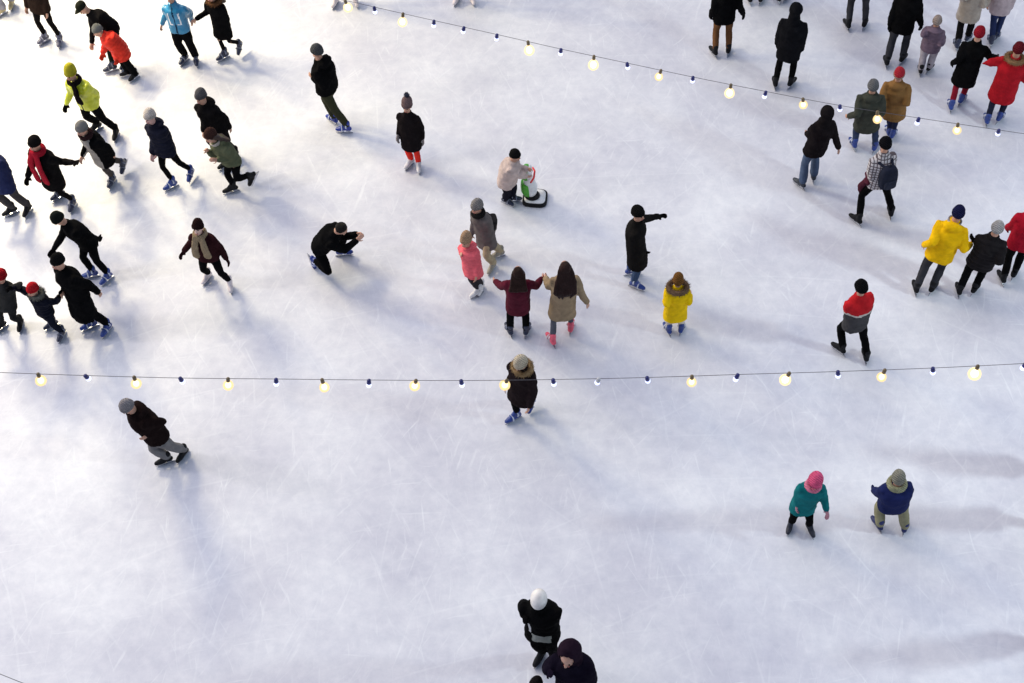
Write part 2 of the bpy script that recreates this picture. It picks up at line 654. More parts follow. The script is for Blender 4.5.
    for i in (0, 1):
        end = ankles[i] + (knees[i] - ankles[i]).normalized() * (.035 * s if lw < .9 else .01 * s)
        rr = [.088 * w * max(lw, .9), .064 * w * lw, .056 * w * lw + flare]
        limb(bm, [hips[i] - up * .03 * h, (hips[i] + knees[i]) / 2, knees[i], (knees[i] + end) / 2, end],
             [rr[0], (rr[0] + rr[1]) * .53, rr[1], (rr[1] + rr[2]) * .54, rr[2]], 14)
    make('trousers', bm, mat(legs[2] if len(legs) > 2 else 'cloth', legs[0]), root, fuse=.016, smooth=3, wrinkle=.014 * s ** .5)
    # ---- coat: torso, skirt and sleeves
    length = max(.02, length - .04) * s

    def thigh(i, L):
        a, b, c = hips[i], knees[i], ankles[i]
        l1 = (b - a).length
        return a.lerp(b, L / l1) if L <= l1 else b.lerp(c, min(1, (L - l1) / (c - b).length))
    rings = []
    sts = []
    n_sk = max(2, int(length / .07) + 1)
    for j in range(n_sk, 0, -1):
        L = length * j / n_sk
        a, b = thigh(0, L), thigh(1, L)
        c = (a + b) / 2
        k = j / n_sk
        sts.append((c, max(.195 * w, abs((a - b).dot(lat)) / 2 * .9 + .085 * w) + .016 * k * length / .4,
                    max(.150 * w, abs((a - b).dot(fT)) / 2 * .85 + .085 * w) + .016 * k * length / .4))
    tl = (nk - hp).length
    mid = hp.lerp(nk, .5) - fT * .015 * h
    sts += [(hp, .195 * w, .152 * w), (hp.lerp(mid, .6), .188 * w, .148 * w), (mid.lerp(nk, .05), .196 * w, .155 * w), (hp.lerp(nk, .75) - fT * .008 * h, .208 * w, .158 * w),
            (hp.lerp(nk, .88), .168 * w, .128 * w), (hp.lerp(nk, .965), .112 * w, .10 * w), (nk + up * .02 * h, .082 * w, .082 * w), (nk + up * .045 * h + fT * .01, .078 * w, .080 * w)]
    for i, (c, a, b) in enumerate(sts):
        if i == 0: t = (sts[1][0] - c)
        elif i == len(sts) - 1: t = c - sts[i - 1][0]
        else: t = sts[i + 1][0] - sts[i - 1][0]
        t = (t.normalized() + up * .35).normalized()
        A = (lat - t * lat.dot(t)).normalized()
        B = t.cross(A)
        rings.append(ell(c, A, B, a, b, 24, .92))
    bm = bmesh.new()
    skin_rings(bm, rings)
    for i in (0, 1):
        wr_end = wrists[i] + (elbows[i] - wrists[i]).normalized() * .005
        limb(bm, [nk - up * .05 * h + (sh[i] - nk) * .3, sh[i], sh[i].lerp(elbows[i], .5), elbows[i], elbows[i].lerp(wr_end, .5), wr_end],
             [.076 * w, .078 * w, .071 * w, .063 * w, .058 * w, .049 * w], 14)
    if hood_down:
        blob(bm, nk - fT * .095 * w + up * .012 * h, (lat, fT, up), (.135 * w, .07 * w, .075 * w))
        limb(bm, [nk - fT * .05 * w - lat * .11 * w + up * .02, nk - fT * .12 * w + up * .03, nk - fT * .05 * w + lat * .11 * w + up * .02], [.038 * w] * 3, 10)
    if coat is None: coat = BLACK
    cols = coat if isinstance(coat, list) else [coat]
    cm = [mat(fabric if j == 0 else 'cloth', c) for j, c in enumerate(cols)]

    def pf(c):
        v = c - hp
        return paint(v.dot(lat) / w, v.dot(fT) / w, v.dot(up) / tl, c)
    jacket = make('coat' if length > .22 else 'jacket', bm, cm, root, fuse=.0165, smooth=4, wrinkle=wr * s ** .5, paint=pf if paint else None, quilt=(hp, up, .085 * s, .016) if fabric == 'puffer' else None)
    if collar:
        bm = bmesh.new()
        skin_rings(bm, [ell(nk + up * .01 * h, lat, fT, .092 * w, .092 * w, 18), ell(nk + up * .05 * h + fT * .008, lat, fT, .105 * w, .105 * w, 18),
                        ell(nk + up * .052 * h + fT * .008, lat, fT, .085 * w, .085 * w, 18), ell(nk + up * .02 * h, lat, fT, .07 * w, .07 * w, 18)])
        make('collar', bm, mat('knit', collar), jacket, fuse=.013, smooth=2, wrinkle=.01)
    # ---- gloves
    if glove:
        for i in (0, 1):
            bm = bmesh.new()
            d = (wrists[i] - elbows[i]).normalized()
            hand(bm, wrists[i], d, (fwd * .3 - lat * (1 if i else -1)), s, .74 + .28 * s, .0055, .55, 1 if i == 0 else -1)
            limb(bm, [wrists[i] - d * .035, wrists[i] + d * .01], [.040 * s ** .6, .037 * s ** .6], 10)
            make('glove', bm, mat('knit', glove), root, fuse=.0105, smooth=1)
    # ---- hair
    if hair:
        col, ln = hair
        bm = bmesh.new()
        blob(bm, Hd + hu * .028 * hk - hf * .022 * hk, HA, (.088 * hk, .096 * hk, .103 * hk))
        for sg in (-1, 1):
            limb(bm, [Hd + hr * (sg * .075 * hk) + hu * .03 * hk - hf * .01 * hk, Hd + hr * (sg * .078 * hk) - hu * (.05 if ln > .05 else .0) * hk - hf * .02 * hk], [.026 * hk, .022 * hk], 8)
        if ln > .05:
            back = Hd - hf * .07 * hk
            root_b = nk - fT * .13 * w
            for j in range(9):
                u = (j - 4) / 4
                p0 = Hd + hr * (u * .075 * hk) - hf * (.055 * hk * math.sqrt(1 - .7 * u * u)) + hu * .0 * hk
                p1 = nk + up * .015 + lat * (u * (.13 if ln > .2 else .10) * w) - fT * (.12 * w)
                p2 = p1 - up * (ln * (.62 + rnd.uniform(-.12, .12))) - fT * .055 * w + lat * u * .02 + lat * rnd.uniform(-.015, .015)
                p3 = p1 - up * (ln * rnd.uniform(.85, 1.08)) - fT * .05 * w + lat * (u * -.03 + rnd.uniform(-.02, .02))
                limb(bm, [p0, p1, p2, p3], [.036 * hk, .036, .030, .013], 8)
        make('hair', bm, mat('hair', col), root, fuse=.011, smooth=2, wrinkle=.014)
    # ---- hat
    if hat:
        kind, col = hat[0], hat[1]
        q = Quaternion(hr, R(14))
        tu, tf = q @ hu, q @ hf
        o = Hd + hu * .043 * hk
        bm = bmesh.new()
        if kind == 'helmet':
            prof = ((-.03, .106), (-.01, .113), (.03, .114), (.065, .104), (.098, .078), (.118, .045), (.126, .012))
        elif kind == 'tall':
            prof = ((-.025, .096), (0, .103), (.035, .104), (.075, .100), (.12, .082), (.155, .055), (.175, .020))
        elif kind == 'cap':
            prof = ((-.015, .092), (.02, .099), (.06, .094), (.09, .074), (.106, .045), (.113, .012))
        else:
            prof = ((-.03, .094), (0, .099), (.035, .099), (.07, .090), (.10, .068), (.122, .040), (.130, .012))
        rings = [ell(o + tu * (z * hk) - tf * (.008 * hk), hr, tf, r * .90 * hk, r * 1.08 * hk, 22) for z, r in prof]
        skin_rings(bm, rings)
        hm = mat('plastic' if kind == 'helmet' else 'knit', col)
        hobj = make('helmet' if kind == 'helmet' else 'hat', bm, hm, root, fuse=None if kind == 'helmet' else .011, smooth=2, wrinkle=0 if kind == 'helmet' else .010)
        if kind not in ('helmet', 'cap'):
            bm = bmesh.new()
            c0, c1 = o + tu * (-.036 * hk) - tf * .008 * hk, o + tu * (.020 * hk) - tf * .008 * hk
            skin_rings(bm, [ell(c0, hr, tf, .082 * hk, .098 * hk, 22), ell(c0, hr, tf, .094 * hk, .112 * hk, 22), ell((c0 + c1) / 2, hr, tf, .100 * hk, .118 * hk, 22),
                            ell(c1, hr, tf, .095 * hk, .113 * hk, 22), ell(c1, hr, tf, .08 * hk, .098 * hk, 22)])
            make('cuff', bm, mat('knit', hat[2] if len(hat) > 2 and hat[2] else tuple(x * .85 for x in col)), hobj, fuse=.011, smooth=1, wrinkle=.006)
        if kind == 'cap':
            bm = bmesh.new()
            limb(bm, [o + tf * .08 * hk - hr * .03 * hk, o + tf * .135 * hk, o + tf * .08 * hk + hr * .03 * hk], [.05 * hk, .05 * hk, .05 * hk], 12, (tu, .2))
            make('peak', bm, hm, hobj, fuse=.01, smooth=1)
        if kind == 'helmet':
            bm = bmesh.new()
            c0 = o - tu * .03 * hk
            skin_rings(bm, [ell(c0, hr, tf, .100 * hk, .118 * hk, 24), ell(c0 - tu * .006, hr, tf, .106 * hk, .130 * hk, 24), ell(c0 - tu * .014, hr, tf, .098 * hk, .116 * hk, 24)])
            make('brim', bm, hm, hobj)
        if len(hat) > 3 and hat[3]:
            bm = bmesh.new()
            pc = o + tu * (.19 if kind == 'tall' else .155) * hk
            blob(bm, pc, HA, (.042 * hk,) * 3, 12, 8)
            tufts(bm, [(pc + d * .03, d) for d in (V((rnd.gauss(0, 1), rnd.gauss(0, 1), rnd.gauss(0, 1))).normalized() for _ in range(260))], .03, .005, rnd)
            make('pompom', bm, mat('fur', hat[3]), hobj)
    # ---- hood worn up
    if hood:
        bm = bmesh.new()
        blob(bm, Hd + hu * .03 * hk - hf * .028 * hk, HA, (.112 * hk, .118 * hk, .128 * hk), 22, 16)
        c = Hd
        kill = [f for f in bm.faces if (f.calc_center_median() - c).dot(hf) > .052 * hk and (f.calc_center_median() - c).dot(hu) < .115 * hk]
        bmesh.ops.delete(bm, geom=kill, context='FACES')
        bmesh.ops.solidify(bm, geom=bm.faces[:], thickness=.018)
        limb(bm, [nk - fT * .03 * w + up * .0, Hd - hf * .05 * hk - hu * .03 * hk], [.105 * w, .092 * hk], 14)
        make('hood', bm, mat(fabric, hood), root, fuse=.0115, smooth=2, wrinkle=.016)
    # ---- scarf
    if scarf:
        col, tails = scarf
        bm = bmesh.new()
        c = nk + up * .028 * h + fT * .006
        cs = [ell(c + up * z, lat, fT, .095 * w, .098 * w, 18) for z in (0, .035 * s)]
        for j in range(18):
            limb(bm, [cs[0][j], cs[0][(j + 1) % 18]], [.036 * w] * 2, 8)
            limb(bm, [cs[1][j], cs[1][(j + 1) % 18]], [.030 * w] * 2, 8)
        for sg, ln in zip((-1, 1), tails):
            if ln <= 0: continue
            p0 = c + fT * .105 * w + lat * sg * .055 * w
            p1 = nk - up * .09 * h + fT * .19 * w + lat * sg * .088 * w
            p2 = p1 - up * ln * s + fT * .01 + lat * sg * .01
            limb(bm, [p0, p1, p2], [.052 * w, .070 * w, .074 * w], 12, (fT, .36))
        make('scarf', bm, mat('knit', col), root, fuse=.012, smooth=2, wrinkle=.016)
    # ---- fur trim round the neck
    if fur:
        bm = bmesh.new()
        fur_ring(bm, nk + up * .03 * h - fT * .025 * w, lat, fT, .125 * w * ring, .115 * w * ring, .035 * w * ring, rnd, n=900, length=.045, lift=None)
        make('fur_trim', bm, mat('fur', fur), root)
    return dict(root=root, G=G, Hd=Hd, nk=nk, hp=hp, lat=lat, fT=fT, up=up, w=w, s=s, h=h, wrists=wrists, elbows=elbows, sh=sh, hf=hf, hu=hu, hr=hr, hk=hk, fwd=fwd, jacket=jacket)


BL = (BLUE, (.55, .58, .68))
BK = ((.012, .012, .014), None)
DB = ((.014, .020, .055), (.20, .22, .30))
WH = ((.72, .70, .71), None)
PK = ((.80, .10, .16), (.8, .75, .76))
GP = ((.75, .66, .66), None)

# --- upper left: the group circling by the lamp
P = {}
P['edge_a'] = person('edge_a', 'person in dark brown jacket and slim black trousers in the corner beside the black-jacketed leaner', (27, -30), [(45, 41), (61, 43)], 250,
    hands=[(27, 9)], coat=DKBROWN, legs=(SOOT, .8), skates=((.10, .10, .16), (.3, .3, .4)), hat=('beanie', SOOT), length=.16, h=1.72)
P['leaner'] = person('leaner', 'person in black jacket bending over the red-coated skater, one elbow raised behind the back', (83, 8), [(112, 70), (126, 66)], 225, h=1.62, bend=1.04,
    hip=(111, 27, .1), hands=[(92, 46, -.1), (106, 16, .35)], coat=SOOT, legs=((.012, .02, .014), .9), skates=DB, hat=('cap', (.02, .022, .016)), length=.10, nod=25)
P['red_coat'] = person('red_coat', 'person in bright red coat and grey hat leaning below the black-jacketed helper', (98, 31), [(135, 78), (128, 75)], 215, hip=(119, 48, 0), bulk=1.3,
    hands=[(103, 55, .1)], coat=(.66, .030, .016), legs=(BLACK, 1.05), skates=BK, hat=('beanie', (.20, .20, .19)), length=.30, glove=(.6, .04, .02), fabric='puffer')
P['blue_jacket'] = person('blue_jacket', 'person in bright blue ski jacket with white chest stripes hand in hand with a woman', (170, -4), [(185, 61), (197, 62)], 262,
    hands=[(162, 26, 's+'), (193, 22, 's+')], coat=[(.020, .22, .42), (.80, .82, .85), (.01, .03, .06)], legs=(BLACK, 1.2), skates=DB, hat=('beanie', (.02, .05, .10)), length=.10, fabric='shiny',
    paint=lambda u, f, t, c: 1 if f > .02 and ((.085 < abs(u) < .112 and .32 < t < .80) or (.04 < abs(u) < .112 and .30 < t < .34)) else (2 if f > 0 and abs(u) < .012 else 0))
P['holding_woman'] = person('holding_woman', 'woman in black coat with brown fur collar hand in hand with the blue ski jacket', (211, -5), [(224, 58), (241, 49, .1, None, 25)], 240, dy=-0.18,
    hands=[(194, 22), (227, 36)], coat=BLACK, legs=(SOOT, .72), skates=DB, hair=((.05, .022, .012), .12), hat=('beanie', (.03, .012, .012)), fur=(.14, .065, .03), length=.30, bulk=.92)
P['lime'] = person('lime', 'person in lime yellow jacket and yellow hat with black trousers and dark gloves', (71, 74), [(97, 129), (117, 136)], 245, dy=-0.22,
    hands=[(66, 107, .1), (98, 107, 's+')], coat=[(.58, .62, .015), (.02, .02, .02)], legs=(BLACK, 1.05), skates=BK, hat=('tall', (.50, .44, .03)), scarf=((.010, .007, .008), (.10, 0)), collar=(.010, .007, .008),
    length=.10, fabric='shiny', glove=BLACK, paint=lambda u, f, t, c: 1 if f > .03 and abs(u) < .014 else 0)
P['open_coat'] = person('open_coat', 'person in grey knit hat with black coat flying open over a pale beige sweater', (82, 129), [(113, 183), (126, 166, .10, 250, 35)], 235, dy=-0.4,
    hands=[(83, 159), (118, 158, .2)], coat=[BLACK, (.36, .33, .30)], legs=((.06, .05, .045), .85), skates=DB, hat=('beanie', (.24, .23, .22)), length=.30,
    scarf=((.03, .012, .014), (0, 0)), paint=lambda u, f, t, c: 1 if f > .05 and abs(u) < .12 - .03 * t else 0)
P['cream_hat'] = person('cream_hat', 'person in cream white hat and navy black coat with hands joined in front', (150, 117), [(172, 187), (192, 177, .04, None, 10)], 238,
    hands=[(153, 157, -.1), (156, 158, -.1)], coat=(.010, .011, .022), legs=(BLACK, .78), skates=BL, hat=('beanie', (.62, .55, .50)), length=.15, fabric='puffer', hood_down=True, skin=(.6, .36, .32))
P['behind_khaki'] = person('behind_khaki', 'person in grey hat and black coat skating right behind the khaki jacket', (201, 97), [(226, 166), (236, 158)], 240,
    h=1.72, coat=SOOT, legs=(BLACK, .9), skates=BK, hat=('beanie', (.10, .095, .10)), length=.30, bulk=1.1, hands=[(205, 135, -.1), (232, 130, .1)], hood_down=True)
P['khaki'] = person('khaki', 'person in khaki green jacket and brown hat striding with one leg kicked up behind', (211, 136), [(232, 191), (256, 178, .28, 225, 50)], 222, h=1.68, bend=1.05,
    hip=(232, 161, .05), hands=[(216, 163, -.2), (206, 155, -.1)], coat=(.095, .105, .060), legs=(BLACK, .9), skates=BK, hat=('beanie', (.05, .022, .018)), hair=((.04, .02, .015), .06), hood_down=True, length=.10,
    collar=(.55, .5, .45))
P['red_scarf'] = person('red_scarf', 'person in black coat with a bright red scarf hanging down both sides, arms swung out', (35, 144), [(60, 197), (74, 207)], 240, dy=-0.22,
    hands=[(27, 182), (78, 163)], coat=SOOT, legs=(SOOT, .75), skates=DB, hat=('beanie', (.012, .010, .010)), scarf=((.42, .012, .03), (.34, .40)), length=.34, glove=SOOT)
P['edge_b'] = person('edge_b', 'person in navy blue jacket and grey trousers, half out of view below the red scarf', (-14, 148), [(12, 213), (29, 212)], 235,
    hands=[(14, 186, .1), (-25, 180)], coat=(.016, .022, .075), legs=((.05, .045, .048), 1.0), skates=BK, hat=('beanie', BLACK), length=.24, bulk=1.1)
P['bent_helper'] = person('bent_helper', 'man in black bending forward with one arm reaching down behind the long black coat', (59, 219), [(108, 280), (92, 276)], 215, h=1.66,
    hip=(88, 242, .1), hands=[(49, 259, -.12), (104, 240, .2)], coat=BLACK, legs=(BLACK, .95), skates=BL, hat=('beanie', (.014, .016, .014)), length=.12, glove=BLACK, nod=25)
P['black_long'] = person('black_long', 'man in long black coat and black hat holding hands with the small red-hatted child', (58, 262), [(91, 327), (108, 331)], 228,
    hands=[(65, 295, -.1), (106, 296, .1)], coat=BLACK, legs=(BLACK, 1.0), skates=BL, hat=('beanie', (.01, .01, .01)), length=.46, bulk=1.08)
P['red_hat_child'] = person('red_hat_child', 'child in red hat and navy snowsuit with arms outstretched between two grown skaters', (33, 290), [(63, 336), (53, 326)], 235, crouch=0.97, dy=-0.08,
    hands=[(8, 287), (63, 295)], coat=(.006, .007, .015), legs=((.010, .012, .022), 1.05), skates=DB, hat=('beanie', (.55, .012, .02)), fur=(.16, .16, .14), length=.12, fabric='puffer', glove=BLACK)
P['edge_child'] = person('edge_child', 'child in red hat and charcoal jacket cut off by the left edge, holding hands', (1, 277), [(22, 326), (2, 328)], 250, crouch=0.97,
    hands=[(8, 289, -.1), (-14, 300)], coat=(.028, .028, .028), legs=((.02, .02, .02), 1.0), skates=BK, hat=('beanie', (.42, .008, .015)), length=.20)
P['beige_scarf'] = person('beige_scarf', 'person in dark maroon jacket and thick beige scarf crouching on white skates', (198, 228), [(208, 279), (231, 287)], 262, bend=1.06, dy=-0.1,
    hands=[(183, 253, .1), (229, 262, 's+')], coat=(.028, .008, .010), legs=(BLACK, .95), skates=((.72, .64, .65), None), hat=('beanie', (.022, .010, .010)), scarf=((.36, .27, .17), (.13, .14)), length=.10, glove=WINE, skin=(.66, .44, .37), nod=-14)
P['motion_man'] = person('motion_man', 'man in grey hat and dark hooded jacket stooping forward alone below the bulbs', (128, 407), [(166, 462), (184, 456)], 222, h=1.68,
    hip=(157, 436, .05), coat=(.011, .006, .006), legs=((.19, .18, .18), 1.0), skates=BK, hat=('beanie', (.27, .25, .26)), length=.05, hood_down=True, hands=[(166, 441, .1), (150, 437, -.15)], bulk=1.2, nod=22)
P['grey_beanie'] = person('grey_beanie', 'man in grey beanie and black hooded jacket with olive trousers on bright blue skates', (317, 52), [(333, 121), (345, 131)], 160, dy=0.06,
    hands=[(313, 80, -.05), (322, 84, .3)], coat=BLACK, legs=((.035, .036, .018), .95), skates=((.012, .035, .30), (.6, .65, .8)), hat=('beanie', (.075, .08, .085)), length=.03, hood_down=True, bulk=1.15)
P['pompom_girl'] = person('pompom_girl', 'girl in black coat and red trousers with a mauve pompom hat and white skates', (407, 106), [(410, 165), (419, 168)], 255,
    hands=[(398, 137), (424, 143)], coat=(.012, .009, .010), legs=((.80, .035, .022), 1.0), skates=WH, hat=('tall', (.20, .13, .13), None, (.04, .045, .07)), length=.33, bulk=.96, glove=(.35, .30, .30), fabric='wool')
P['kneeler'] = person('kneeler', 'man all in black kneeling on one knee with hands held out in front', (341, 229), [(344, 254, 0, 5), (309, 259, .12, 320, 78)], 348, order=True, h=1.74,
    dy=-.40, hip=(321, 245, -.20), bend=9, hands=[(361, 236, .1, 0), (361, 240, -.05, 1)], coat=BLACK, legs=(BLACK, .95), skates=((.014, .035, .22), (.5, .55, .8)), hair=((.012, .010, .010), .03), length=.08, hyaw=330, nod=38,
    bulk=1.06, hint_knee=[(1, .2, 1.2), (.8, -1.1, -.9)])
P['aid_child'] = person('aid_child', 'child in pale pink coat and black hat pushing the green skating aid', (515, 156), [(507, 203), (514, 200)], 345, crouch=0.97,
    hip=(507, 180, 0), hands=[(529, 171), (528, 177)], coat=(.56, .44, .40), legs=((.012, .012, .02), .95), skates=DB, hat=('beanie', (.012, .012, .012)), length=.11, fabric='puffer', bulk=1.36)
P['brown_coat'] = person('brown_coat', 'woman in grey brown coat and grey cap with beige trousers beside the pink-coated child', (477, 207), [(492, 269), (498, 256)], 225, dy=-0.1,
    hands=[(484, 244, -.05)], coat=(.135, .115, .110), legs=((.42, .34, .22), 1.1), skates=((.30, .27, .22), None), hat=('beanie', (.26, .24, .23)), hair=((.03, .02, .018), .05), scarf=((.02, .018, .018), (0, 0)), length=.30, bulk=.95, flare=.008)
P['pink_child'] = person('pink_child', 'child in coral pink coat and tan hat with white skates by the grey brown coat', (466, 241), [(477, 294), (481, 290)], 235, crouch=1,
    hands=[(463, 256)], coat=(.80, .13, .16), legs=((.035, .03, .035), .9), skates=WH, hat=('tall', (.46, .29, .18)), length=.26, bulk=1.0, hood_down=True, fabric='puffer')
P['maroon_girl'] = person('maroon_girl', 'girl with brown hair in maroon jacket, arms raised, seen from behind', (518, 273), [(509, 331), (527, 331)], 92, dy=-0.06,
    hands=[(494, 281, 's+'), (543, 278, 's+')], coat=(.085, .008, .020), legs=(BLACK, 1.0), skates=DB, hair=((.026, .011, .009), .07), length=.28)
P['tan_coat'] = person('tan_coat', 'woman with long dark brown hair in tan long coat and pink skates seen from behind', (565, 268), [(551, 341), (571, 328)], 98,
    hands=[(545, 278, 's+'), (590, 309)], coat=(.33, .24, .15), legs=((.10, .10, .125), .78), skates=PK, hair=((.028, .013, .012), .30), length=.44, fabric='wool')
P['pointing_man'] = person('pointing_man', 'man in long black coat and jeans pointing with an outstretched arm', (638, 214), [(632, 273), (636, 287)], 352,
    hands=[(661, 216, 's+', 0), (648, 258, 0, 1)], coat=(.010, .009, .009), legs=(JEANS, 1.0), skates=BL, hat=('beanie', (.010, .009, .009)), length=.44, glove=BLACK, hyaw=322, bulk=1.02)
P['yellow_child'] = person('yellow_child', 'child in long yellow coat with brown fur collar and brown hat on blue skates', (678, 281), [(667, 330), (681, 329)], 92, crouch=1,
    hands=[(691, 297, .1), (664, 303)], coat=(.90, .56, .004), legs=((.72, .65, .58), .95), skates=BL, hat=('tall', (.19, .085, .022)), fur=(.16, .10, .06), ring=1.25, length=.50, bulk=1.1, fabric='cloth')
P['fur_hood'] = person('fur_hood', 'person in black coat with pale fur hood passing right below a warm bulb', (521, 363), [(514, 419), (532, 405, .05, None, 20)], 232, dy=-0.25,
    hands=[(507, 388)], coat=(.017, .011, .012), legs=(BLACK, .85), skates=BL, hat=('beanie', (.56, .48, .36)), fur=(.30, .20, .10), ring=1.0, nod=26, length=.34, crouch=0.96)
# --- top right
P['brown_trousers'] = person('brown_trousers', 'person in black jacket and brown trousers with black skates', (728, -22), [(713, 53), (728, 51)], 95, dy=0.08,
    hands=[(710, 18), (744, 17)], coat=BLACK, legs=((.15, .065, .026), .95), skates=BK, hat=('beanie', BLACK), length=.20, glove=BLACK)
P['hooded'] = person('hooded', 'person all in black with hood up and a mid-length jacket walking away', (796, 10), [(774, 84), (791, 84)], 72,
    hands=[(801, 52)], coat=(.007, .007, .009), legs=(BLACK, .9), skates=BK, hood=(.007, .007, .009), length=.30, glove=BLACK)
P['charcoal_legs'] = person('charcoal_legs', 'person in charcoal trousers of whom only the legs show at the top edge', (866, -48), [(846, 26), (864, 25)], 85,
    coat=SOOT, legs=(CHAR, .95), skates=BK, hat=('beanie', SOOT), length=.14)
P['father'] = person('father', 'man in black jacket and grey trousers holding the mauve child by the hand', (912, -14), [(885, 63), (902, 60)], 72, dy=0.08,
    hands=[(887, 33), (922, 36)], coat=BLACK, legs=(CHAR, 1.05), skates=BK, hat=('beanie', BLACK), length=.22, glove=BLACK)
P['mauve_child'] = person('mauve_child', 'child in mauve hooded jacket and pale grey trousers with a beige hat', (937, 22), [(919, 71), (929, 69)], 68, crouch=1,
    hands=[(924, 37), (944, 42)], coat=(.16, .11, .15), legs=((.38, .34, .37), 1.15), skates=BK, hat=('beanie', (.40, .32, .28)), length=.16, bulk=1.15, hood_down=True, fabric='puffer', glove=(.14, .10, .13))
P['cream_coat'] = person('cream_coat', 'person in shiny cream coat and black trousers, head cut off by the top edge', (978, -24), [(955, 46), (967, 39)], 72,
    hands=[(990, 3), (957, 0)], coat=(.36, .30, .24), legs=(SOOT, .95), skates=DB, hat=('beanie', (.3, .2, .2)), length=.30, fabric='shiny', bulk=1.08)
P['jeans_edge'] = person('jeans_edge', 'person in pinkish white jacket and dark blue jeans beside the cream coat', (1008, -26), [(989, 42), (995, 38)], 70,
    coat=(.46, .37, .38), legs=((.018, .028, .085), .95), skates=DB, hat=('beanie', (.3, .25, .25)), length=.18)
P['red_leggings'] = person('red_leggings', 'woman in black coat with red hat and red leggings on blue skates', (979, 34), [(949, 107), (961, 101)], 70,
    hands=[(951, 66), (997, 58, 's+')], coat=BLACK, legs=((.22, .008, .022), .85), skates=BL, hat=('beanie', (.30, .010, .022)), length=.42, glove=BLACK)
P['red_coat_edge'] = person('red_coat_edge', 'person in long red coat with tan fur collar and navy leggings', (1018, 50), [(985, 121), (999, 119)], 68,
    hands=[(997, 60, .1), (1034, 84)], coat=(.40, .008, .016), legs=((.014, .016, .035), .8), skates=BL, hat=('beanie', (.12, .008, .014)), fur=(.24, .14, .07), length=.40, glove=(.4, .01, .02), bulk=1.1)
P['olive_coat'] = person('olive_coat', 'person in olive grey coat and grey hat linking arms with the ochre coat', (873, 87), [(852, 145), (874, 148)], 85, dy=-0.14,
    hands=[(847, 119), (884, 110)], coat=(.052, .055, .043), legs=((.035, .05, .10), .9), skates=BL, hat=('beanie', (.17, .17, .175)), length=.42, hood_down=True, bulk=1.08, fabric='wool')
P['ochre_coat'] = person('ochre_coat', 'person in ochre brown coat and red hat linking arms with the olive grey coat', (899, 75), [(887, 133), (892, 136)], 75, dy=-0.14,
    hands=[(885, 108), (900, 104)], coat=(.235, .120, .040), legs=((.014, .018, .05), .8), skates=BL, hat=('beanie', (.50, .03, .045), (.4, .25, .2)), length=.38, hood_down=True, bulk=1.05)
P['blue_jeans'] = person('blue_jeans', 'person with black hood in black jacket and blue jeans walking away on black skates', (826, 113), [(799, 185), (812, 177)], 110,
    hands=[(840, 154), (806, 134, .3)], coat=(.012, .009, .010), legs=((.075, .105, .175), 1.05), skates=((.03, .035, .05), None), hood=(.010, .008, .009), length=.20, flare=.012)
P['plaid'] = person('plaid', 'person in white plaid shirt and black hat with a navy backpack', (885, 145), [(855, 221), (889, 213)], 108, dy=0.06,
    hands=[(869, 171, .15)], coat=[(.58, .54, .55)], legs=(BLACK, .95), skates=BK, hat=('beanie', (.008, .008, .010)), length=.14, fabric='plaid', bulk=1.0)
P['yellow_jacket'] = person('yellow_jacket', 'person in yellow jacket and navy blue hat holding on to the black-jacketed companion', (958, 214), [(914, 289), (932, 289)], 72, dy=0.12,
    hands=[(922, 248), (971, 247)], coat=(.88, .50, .003), legs=(CHAR, .95), skates=BK, hat=('beanie', (.010, .012, .055)), collar=(.40, .39, .40), length=.20, hood_down=True, bulk=1.08)
P['pale_beanie'] = person('pale_beanie', 'person in black jacket and pale grey beanie stooping between yellow jacket and red jacket', (997, 229), [(957, 291), (974, 290)], 70, h=1.7,
    hands=[(973, 246), (1001, 262, -.1)], coat=(.014, .012, .013), legs=(BLACK, .95), skates=BK, hat=('beanie', (.44, .42, .40)), length=.20, fabric='puffer', bulk=1.08, glove=BLACK)
P['red_edge'] = person('red_edge', 'person in red jacket and black trousers cut off by the right edge', (1036, 205), [(1000, 279), (1013, 274)], 80,
    hands=[(1006, 229, 's+'), (1044, 240)], coat=(.40, .006, .022), legs=(BLACK, .95), skates=BK, hat=('beanie', BLACK), length=.18, glove=(.3, .01, .02))
P['red_grey'] = person('red_grey', 'person in jacket with red shoulders, white stripe and grey lower half pushing off', (861, 288), [(838, 350), (864, 357)], 112,
    hands=[(846, 326, .1)], coat=[(.055, .052, .055), (.50, .014, .020), (.55, .50, .45)], legs=(BLACK, .95), skates=BK, hat=('beanie', (.008, .008, .009)), hair=((.01, .008, .008), .05), length=.20, bulk=1.02,
    paint=lambda u, f, t, c: 1 if t > .60 else (2 if t > .53 else 0))
P['teal_girl'] = person('teal_girl', 'girl in teal jacket with pink hat and pink scarf crouching forward', (815, 481), [(789, 527), (809, 530)], 268, h=1.36, bend=1.05,
    dy=-.05, hip=(802, 508, .06), hands=[(795, 514, .0), (828, 516, -.12)], coat=(.005, .155, .165), legs=(BLACK, .9), skates=((.014, .016, .03), None), hat=('tall', (.78, .11, .24)), scarf=((.80, .22, .34), (0, 0)), length=.10, glove=(.62, .30, .36), bulk=1.1, hscale=1.12, nod=25)
P['blue_child'] = person('blue_child', 'child in navy blue jacket with grey green hat and khaki trousers', (898, 479), [(876, 525), (903, 527)], 95, crouch=0.95,
    hands=[(873, 490, 's+')], coat=(.012, .018, .085), legs=((.30, .28, .17), 1.08), skates=((.014, .022, .11), None), hat=('tall', (.28, .27, .22)), scarf=((.36, .36, .22), (0, 0)), length=.16, bulk=1.25, glove=(.01, .015, .08))
